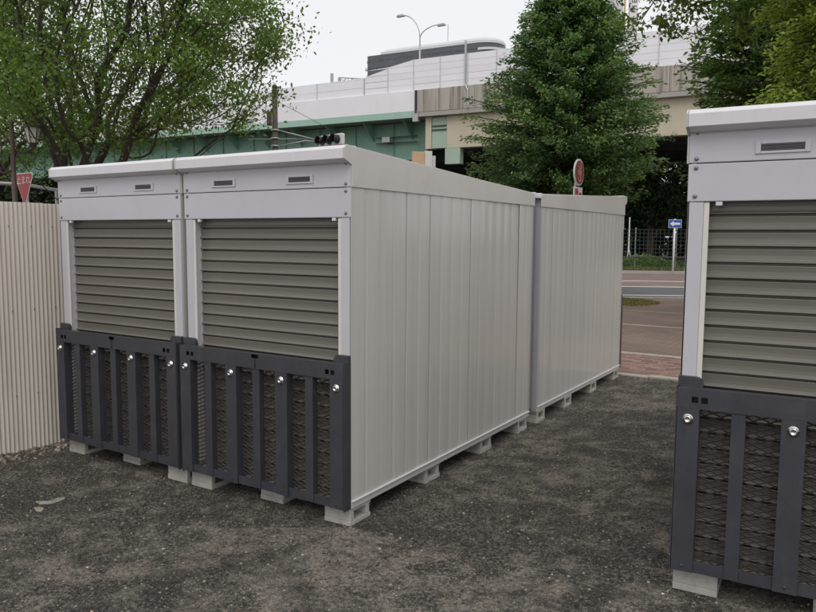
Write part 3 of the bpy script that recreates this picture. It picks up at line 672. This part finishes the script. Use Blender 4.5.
vb('bearing_box', 'green_p', 11.25, 12.3, -1.0, -.4, 6.38, 7.40)
vb('pier', 'under', 3.5, 7.0, -12, -5.0, .0, 7.4, bevel=.1)  # concrete pier coloured near-black, painting in the shade under the deck
vb('pier', 'conc2', 46, 50, -12, -2.5, .0, 6.9, bevel=.1)
vb('pier', 'conc2', -26, -22, -12, -2.2, .0, 7.4, bevel=.1)
# left: steel
vb('edge_flange', 'green_l', J+.3, 90, -.32, .02, 9.46, 9.90, bevel=.01)
vb('white_parapet', 'parapetw', J+.05, 90, -.3, .0, 9.905, 11.2)
vb('main_girder', 'green_d', J+.1, 90, -2.3, -1.9, 7.0, 9.5)
vb('lower_flange', 'green_d', J+.1, 90, -2.45, -1.75, 6.93, 7.0)
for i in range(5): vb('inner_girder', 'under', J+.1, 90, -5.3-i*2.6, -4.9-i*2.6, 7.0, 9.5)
for i in range(24):
    x = J+1.2+i*3.1; MB().prism([(-1.9, 9.45), (-1.9, 8.3), (-.4, 9.36), (-.4, 9.45)][::-1], 'x', x, x+.06).build('bracket', M['green_d'], vd)
    vb('web_stiffener', 'green_d', x+1.5, x+1.54, -1.9, -1.78, 7.02, 9.4)
vb('equipment_box', 'galv', 16.9, 17.5, -1.75, -1.2, 8.15, 8.5); vb('walkway_rail', 'under', 15.0, 18.2, -1.7, -1.62, 8.5, 8.56); vb('walkway_rail', 'under', 15.0, 18.2, -1.7, -1.62, 8.1, 8.16)
vb('joint_cover', 'galv', J-.1, J+.28, -.25, .05, 9.2, 9.9); vb('drain_pipe', 'black', J-.02, J+.1, .01, .11, 9.75, 11.2)
# noise barrier
def barrier(x0, x1, z0, tops, n, bay=1.93):
    nb = node('noise_barrier', vd)
    rows = 4; rh = (13.22-11.22)/rows
    x = x0
    cache = {}
    while x < x1-.01:
        xe = min(x+bay, x1); ta, tb_ = np.interp([x, xe], *tops)
        vb('barrier_post', 'barline', x-.025, x+.025, -.2, -.07, z0, ta, nb)
        z = z0
        while z < max(ta, tb_)-.05:
            za, zb_ = min(z+n, ta), min(z+n, tb_)
            if za > z+.03 or zb_ > z+.03:
                if abs(za-zb_) < 1e-6 and abs(xe-x-bay) < 1e-6:
                    key = round(za-z, 3)
                    if key not in cache: cache[key] = MB().box(.03, bay-.03, -.16, -.11, .006, za-z-.006).mesh('barrier_panel', M['barrier'])
                    o = obj('barrier_panel', cache[key], nb); o.location = (x, random.uniform(-.006, .006), z)
                else: MB().prism([(x+.03, z+.012), (xe-.03, z+.012), (xe-.03, max(zb_, z+.02)-.012), (x+.03, max(za, z+.02)-.012)], 'y', -.16, -.11).build('barrier_panel', M['barrier'], nb)
            z += n
        x = xe
    vb('barrier_backing', 'barline', x0, x1, -.19, -.17, z0, min(tops[1])-.05, nb)
    return nb
barrier(-24.1, 18.25, 11.225, ([-30, 15.3, 18.25], [13.22, 13.22, 12.42]), .4)
barrier(18.3, 70, 11.205, ([18, 30, 70], [12.40, 12.25, 12.2]), .53, 3.86)
vb('downpipe', 'galv', 10.72, 10.82, -.05, .04, 11.3, 14.0); MB().tube([(10.77, .02, 11.3), (10.55, .1, 10.9), (10.5, .1, 9.8)], .05).build('downpipe', M['galv'], vd)
def vl(s, off, z): q = VO+VS*s+VN*off; return (q[0], q[1], z)
# lamp with two arms on the expressway
lp = thing('street_lamp', 'tall two-armed street lamp on the expressway', 'street lamp', vl(14.5, -1.0, 9.86), vd.rotation_euler[2])
MB().tube([(0, 0, 0), (0, 0, 5.1)], [.09, .05]).build('pole', M['galv'], lp, True)
for sx, zt, L in ((1, 6.6, 1.45), (-1, 5.65, 1.35)):
    pth = [(sx*L*(1-math.cos(q)), 0, 4.9+(zt-4.9)*math.sin(q)) for q in np.linspace(0, math.pi/2 if sx > 0 else 1.75, 8)]
    MB().tube(pth, .035, 6).build('arm', M['galv'], lp, True); e = pth[-1]
    MB().prism([(e[0]-.3, e[2]-.1), (e[0]+.3, e[2]-.12), (e[0]+.25, e[2]+.03), (e[0]-.2, e[2]+.05)], 'y', -.12, .12).build('lamp_head', M['galv'], lp, bevel=.03)
# gantry lattice far left
g0 = vl(26.0, -9, 9.86)
ga = thing('sign_gantry', 'grey lattice gantry rising behind the noise barrier', 'gantry', g0, vd.rotation_euler[2])
for x in (0, .75): MB().box(x-.1, x+.1, -.1, .1, 0, 5.4 if x else 5.0).build('column', M['galv'], ga)
m = MB()
for i in range(9): m.tube([(-5.5+i*.6, .2*(i % 2), 3.7+.09*i), (-4.9+i*.6, .2*((i+1) % 2), 4.3+.09*i)], .04, 4); m.tube([(-5.5+i*.6, 0, 4.2+.09*i), (-4.9+i*.6, 0, 3.7+.09*i)], .04, 4)
m.tube([(-5.6, 0, 3.65), (0, 0, 4.4)], .05, 5); m.tube([(-5.6, 0, 4.25), (0, 0, 5.0)], .05, 5); m.build('truss', M['galv'], ga)

# ------------------------------------------------------------------ far buildings
DB = 300.0
bq = at(478, 36, DB); th = vd.rotation_euler[2]
tw = thing('tower_building', 'pale tower with curved roof and dark window bands behind the expressway', 'building', (bq[0], bq[1], 0), th)
ztop = bq[2]
def plan(x0, x1, dep, r):                                    # rounded right-hand end (local -x), facade at y=0
    p = [(x1, 0), (x1, -dep), (x0+r, -dep)] + [(x0+r-r*math.sin(q), -dep/2-dep/2*math.cos(q)) for q in np.linspace(0.1, math.pi-.1, 12)] + [(x0+r, 0)]
    return p
x0, x1 = -9, 52
MB().prism(plan(x0+1, x1-.5, 18, 8), 'z', 0, ztop-2.5).build('body', M['glassw'], tw)
for i in range(9):
    z = ztop-5.4-i*3.0; MB().prism(plan(x0-1.0, x1+.8*(i % 2), 21, 9), 'z', z, z+.9).build('floor_band', M['bwhite'], tw)
rfm = MB(); pl = plan(x0+1, x1-8, 17, 8); n = len(pl); cx, cy = np.mean([p[0] for p in pl]), -8.5
rings = [(1.02, ztop-2.6), (1.02, ztop-1.6), (.95, ztop-.7), (.82, ztop-.15), (.5, ztop)]
vs_ = [((p[0]-cx)*s+cx, (p[1]-cy)*s+cy, z) for s, z in rings for p in pl]
rfm.add(vs_, [(i*n+q, i*n+(q+1) % n, (i+1)*n+(q+1) % n, (i+1)*n+q) for i in range(len(rings)-1) for q in range(n)] + [tuple(range((len(rings)-1)*n, len(rings)*n))]); rfm.build('roof', M['bwhite'], tw)
MB().tube([(16, -6, ztop-1), (16, -6, ztop+8)], .15, 5).build('antenna', M['galv'], tw)
pq = at(633, 20, 95)
py_ = thing('sign_pylon', 'slim white pylon sign with dark vertical lettering behind the expressway', 'sign', (pq[0], pq[1], 0), math.atan2(-RT[1], -RT[0])+math.pi)
MB().box(-.5, .5, -.3, .3, 0, 36).build('panel', M['white'], py_, bevel=.03)
MB().box(-1.15, -.95, -.1, .1, 0, 36).build('pole', M['orange'], py_); MB().box(-2.6, -1.2, .2, 2, 0, 36).build('side_panel', M['bwhite'], py_)
m = MB(); zc = pq[2]+2.0
for i in range(3):
    z = zc-i*1.15+.3
    for (a_, b2, c2, d2) in ((-.3, .3, .35, .43), (-.3, .3, .05, .12), (-.05, .04, -.3, .4), (-.3, -.22, -.3, .2), (.2, .28, -.25, .25), (-.25, .25, -.32, -.25)):
        if random.random() < .8: m.box(a_, b2, -.33, -.302, z+c2, z+d2)
m.build('lettering', M['black'], py_)

# ------------------------------------------------------------------ street things
def face_cam(p, extra=0): return math.atan2(CAM[1]-p[1], CAM[0]-p[0]) + math.pi/2 + extra      # local -y looks to the camera
# one-way sign
p = gp(673, 272.3, .05); ow = thing('one_way_sign', 'blue one-way sign with white arrow on a white post', 'sign', (p[0], p[1], .05), face_cam(p, .25))
MB().tube([(0, .03, -.1), (0, .03, 2.46)], .045).build('post', M['white'], ow, True)
bl = MB().box(-.29, .29, -.012, .0, 2.05, 2.43).build('plate', M['white'], ow); MB().box(-.275, .275, -.018, -.0125, 2.065, 2.415).build('face', M['blue'], bl)
MB().prism([(-.23, 2.24), (-.06, 2.11), (-.06, 2.19), (.22, 2.19), (.22, 2.29), (-.06, 2.29), (-.06, 2.37)], 'y', -.024, -.0185).build('arrow', M['white'], bl)
# round red sign on a post
p = at(578, 172, 17.0); rs = thing('round_sign', 'round red sign with white rim above a small white plate', 'sign', (p[0], p[1], -.01), face_cam(p, 1.2)); zc = p[2]
MB().tube([(0, .05, -.1), (0, .05, zc+.2)], .03).build('post', M['galv'], rs, True)
dsk = MB().lathe([(.29, 0), (.30, .008), (.30, .03), (.285, .034)], (0, 0, zc), '-y', 32).build('disc', M['white'], rs)
MB().lathe([(.262, .0345), (.262, .042)], (0, 0, zc), '-y', 32).build('face', M['darkred'], dsk)
m = MB()
for cz in (.14, -.14):
    for q in range(14):
        a0, a1 = q/14*6.283, (q+1)/14*6.283; m.box(*sorted((.062*math.cos(a0), .062*math.cos(a1)+.012)), -.05, -.0425, *sorted((zc+cz+.07*math.sin(a0), zc+cz+.07*math.sin(a1)+.012)))
for cz in (-.045, -.015, .015, .045): m.box(-.1, .1, -.05, -.0425, zc+cz-.008, zc+cz+.008)
m.build('emblem', M['orange'], dsk)
pl_ = MB().box(-.25, .25, -.02, .0, zc-.6, zc-.33).build('lower_plate', M['white'], rs)
MB().box(-.2, -.02, -.026, -.0205, zc-.50, zc-.37).add([], []).build('marking', M['red'], pl_); MB().box(.03, .2, -.026, -.0205, zc-.55, zc-.45).build('marking', M['red'], pl_)
# stop sign (red inverted triangle)
p = at(24.5, 184, 18.0); ss = thing('stop_sign', 'red inverted-triangle stop sign with white lettering on white post', 'sign', (p[0], p[1], -.01), face_cam(p, -1.12)); zc = p[2]
MB().tube([(0, .04, -.1), (0, .04, zc+.2)], .04).build('post', M['white'], ss, True)
def tri(r, yy0, yy1, mat, par, name):
    pts = []
    for a0 in (math.radians(150), math.radians(270), math.radians(30)):
        for dq in (-.35, 0, .35): pts.append((r*math.cos(a0+dq*.22)*1.0, zc+r*math.sin(a0+dq*.22)))
    return MB().prism(pts[::-1] if False else pts, 'y', yy1, yy0).build(name, mat, par)
pt = tri(.44, -.0, -.012, M['white'], ss, 'plate'); tri(.405, -.0125, -.018, M['red'], pt, 'face')
tc = bpy.data.curves.new('lettering', 'FONT'); tc.body = '止まれ'; tc.size = .2; tc.align_x = 'CENTER'; tc.extrude = .002
to = bpy.data.objects.new('lettering', tc); C.objects.link(to); dg = bpy.context.evaluated_depsgraph_get(); tm = bpy.data.meshes.new_from_object(to.evaluated_get(dg)); bpy.data.objects.remove(to)
tm.materials.clear(); tm.materials.append(M['white']); lo_ = obj('lettering', tm, pt); lo_.location = (0, -.0215, zc+.02); lo_.rotation_euler = (math.pi/2, 0, 0)
# lantern lamp post
p = at(14, 180, 17.6); lz = at(14, 146, 17.6)[2]
ll = thing('lantern_post', 'brown lamp post with old-style lanterns at the left edge', 'street lamp', (p[0], p[1], -.01), face_cam(p))
MB().tube([(0, 0, -.1), (0, 0, .8), (0, 0, lz+.55)], [.075, .055, .045]).build('post', M['brown'], ll, True)
MB().lathe([(.11, 0), (.12, .3), (.07, .5), (.06, .8)], (0, 0, 0)).build('post_base', M['brown'], ll, True)
def lantern(x, z):
    L = node('lantern', ll, (x, 0, z)); a_ = [(.10, .0), (.17, .32)]
    MB().lathe([(.095, .02), (.165, .33)], n=6).build('glass', M['lampglass'], L)
    MB().lathe([(.22, .33), (.20, .36), (.09, .48), (.04, .52), (.035, .58), (.005, .62)], n=6).build('hood', M['brown'], L)
    MB().lathe([(.03, -.1), (.06, -.04), (.105, 0), (.105, .02)], n=6).build('holder', M['brown'], L)
    for q in range(6):
        c_, s_ = math.cos(q*math.pi/3), math.sin(q*math.pi/3); MB().tube([(.1*c_, .1*s_, .02), (.17*c_, .17*s_, .33)], .012, 4).build('bar', M['brown'], L)
MB().tube([(0, 0, lz-.05), (.2, 0, lz-.12), (.39, 0, lz-.02), (.39, 0, lz+.02)], .022, 6).build('arm', M['brown'], ll, True); lantern(.39, lz+.08)
MB().tube([(0, 0, lz-.5), (-.2, 0, lz-.57), (-.36, 0, lz-.44)], .022, 6).build('arm', M['brown'], ll, True); lantern(-.36, lz-.33)
# signal pole
p = at(275, 120, 25.0); zt_ = at(275, 87.5, 25.0)[2]; zs_ = at(330, 141.5, 25.0)[2]
sp_ = thing('signal_pole', 'rusty brown pole carrying a horizontal traffic signal on two arms', 'pole', (p[0], p[1], -.02), face_cam(p))
MB().tube([(0, 0, -.1), (0, 0, zt_)], [.12, .09], 12).build('pole', M['rust'], sp_, True)
MB().lathe([(.095, 0), (.095, .05), (.06, .11), (.01, .13)], (0, 0, zt_)).build('pole_cap', M['rust'], sp_, True)
MB().box(-.27, -.1, -.14, .1, zs_+.5, zs_+.95).build('control_box', M['rust'], sp_, bevel=.02)
for z in (zs_+.32, zs_+.05, zs_-.2): MB().lathe([(.128, 0), (.128, .05)], (0, 0, z)).build('band', M['galv'], sp_, True)
MB().tube([(.1, 0, zs_+.35), (1.45, 0, zs_+.05)], .022, 6).build('arm', M['galv'], sp_, True); MB().tube([(.1, 0, zs_-.18), (1.0, 0, zs_+.03), (1.5, 0, zs_-.0)], .022, 6).build('arm', M['galv'], sp_, True); MB().tube([(-.9, 0, zs_+.02), (1.1, 0, zs_+.1)], .014, 5).build('arm', M['galv'], sp_, True)
MB().tube([(.12, 0, zt_-.45), (1.2, 0, zs_+.75), (2.2, -.1, zs_+.22)], .009, 4).build('cable', M['black'], sp_)
sg = node('signal_head', sp_, (1.5, 0, zs_)); sg.rotation_euler[2] = -.95
MB().box(.0, 1.2, -.08, .08, -.19, .19).build('housing', M['white'], sg, bevel=.04); MB().lathe([(.05, -.2), (.14, 0)], (0, 0, 0), 'x', 12).build('joint', M['galv'], sg, True)
for q in range(3):
    cx = .22+q*.38
    MB().lathe([(.15, .081), (.15, .09)], (cx, 0, 0), '-y', 16).build('lens', M['glassw'], sg)
    m = MB(); prof_ = [(cx+.155*math.cos(a_), .155*math.sin(a_)) for a_ in np.linspace(-.5, math.pi+.5, 14)]
    m.strip([(x_, z_) for x_, z_ in prof_], 'y', -.09, -.3); m.build('visor', M['black'], sg)
# small orange and white signboard seen over the roof
p = at(424, 156, 19.5); zt_ = at(424, 150.5, 19.5)[2]
tk = thing('signboard', 'small orange and white signboard just above the central unit roof', 'sign', (p[0], p[1], -.02), face_cam(p, .3))
MB().box(-.34, .0, -.06, .02, zt_-.75, zt_-.02).build('orange_panel', M['orange'], tk, bevel=.008); MB().box(.003, .2, -.1, .04, zt_-.9, zt_).build('white_panel', M['white'], tk, bevel=.008); MB().box(.203, .3, -.09, .03, zt_-.9, zt_-.12).build('white_panel', M['bwhite'], tk, bevel=.008)
for x in (-.2, .1): MB().tube([(x, .05, -.1), (x, .05, zt_-.1)], .03, 8).build('post', M['galv'], tk)
# wire fence across the road
wf = thing('wire_fence', 'grey wire mesh fence along the verge across the road', 'fence', rp(0, 17.2, .05), math.atan2(RD[1], RD[0]))
m = MB()
for i in range(0, 150): x = -14+i*.2; m.box(x-.008, x+.008, -.008, .008, .1, 2.0)
for q in range(11): m.box(-14, 16, -.02, -.008, .1+q*.19-.008, .1+q*.19+.008)
o = m.build('wire_mesh', M['under'], wf); o['kind'] = 'stuff'
for i in range(16): MB().tube([(-14+i*2, .04, -.1), (-14+i*2, .04, 2.1)], .03, 8).build('post', M['galv'], wf)
MB().tube([(-14, -.06, .62), (16, -.06, .62)], .03, 6).build('rail', M['rust'], wf)
# slim white marker with splayed feet
p = at(629, 240, 39.5); ms_ = thing('marker_stake', 'slim white stake with splayed feet beside the far storage unit', 'stake', (p[0], p[1], -.05), face_cam(p))
MB().tube([(0, 0, .9), (0, 0, 2.75)], [.045, .03], 6).build('stake', M['white'], ms_)
for a_ in (0, 2.1, 4.2): MB().tube([(0, 0, 1.25), (.22*math.cos(a_), .22*math.sin(a_), 0)], .02, 5).build('foot', M['white'], ms_)
# guard rail far left
p0, p1 = at(-30, 181, 24), at(58, 188, 24)
gr = thing('guard_rail', 'pale pipe guard rail beyond the fence at left', 'guard rail', (p0[0], p0[1], -.02))
d_ = p1-p0
MB().tube([(0, 0, p0[2]), (d_[0]*.6, d_[1]*.6, p0[2]-.02), (d_[0], d_[1], p1[2]-.05), (d_[0]*1.04, d_[1]*1.04, p1[2]-.6)], .055, 8).build('pipe', M['galv'], gr, True)
MB().tube([(0, 0, p0[2]-.75), (d_[0], d_[1], p1[2]-.75)], .05, 8).build('pipe', M['galv'], gr, True)
for q in (0.02, .5, .98): MB().tube([(d_[0]*q, d_[1]*q, 0), (d_[0]*q, d_[1]*q, p0[2]+(p1[2]-p0[2])*q-.05)], .05, 8).build('post', M['galv'], gr)

# pale cement smears on the ground by the left unit
cm = pmat('cement_smear', (.27, .245, .205), .9, var=.3, scale=20, bmp=.4, bscale=60)
for (pts, lab) in (([(33, 502), (48, 501.5), (58, 498), (67, 496.5), (66, 499), (59, 502), (50, 504.5), (38, 505)], 'thin pale cement smear on the ground at lower left'), ([(33, 508), (40, 506.5), (45, 509), (42, 512.5), (36, 512)], 'small round pale cement smear on the ground at lower left')):
    W_ = [gp(*q_) for q_ in pts]; zz = [float(gz(q_[0], q_[1])) for q_ in W_]; c_ = np.mean(W_, axis=0); n_ = len(W_)
    m = MB(); m.add([(q_[0], q_[1], z_-.004) for q_, z_ in zip(W_, zz)] + [(c_[0]+(q_[0]-c_[0])*.8, c_[1]+(q_[1]-c_[1])*.8, z_+.003) for q_, z_ in zip(W_, zz)],
          [(i, (i+1) % n_, (i+1) % n_+n_, i+n_) for i in range(n_)] + [tuple(range(n_, 2*n_))])
    tag(m.build('cement_smear', cm), lab, 'cement', 'cement smears')
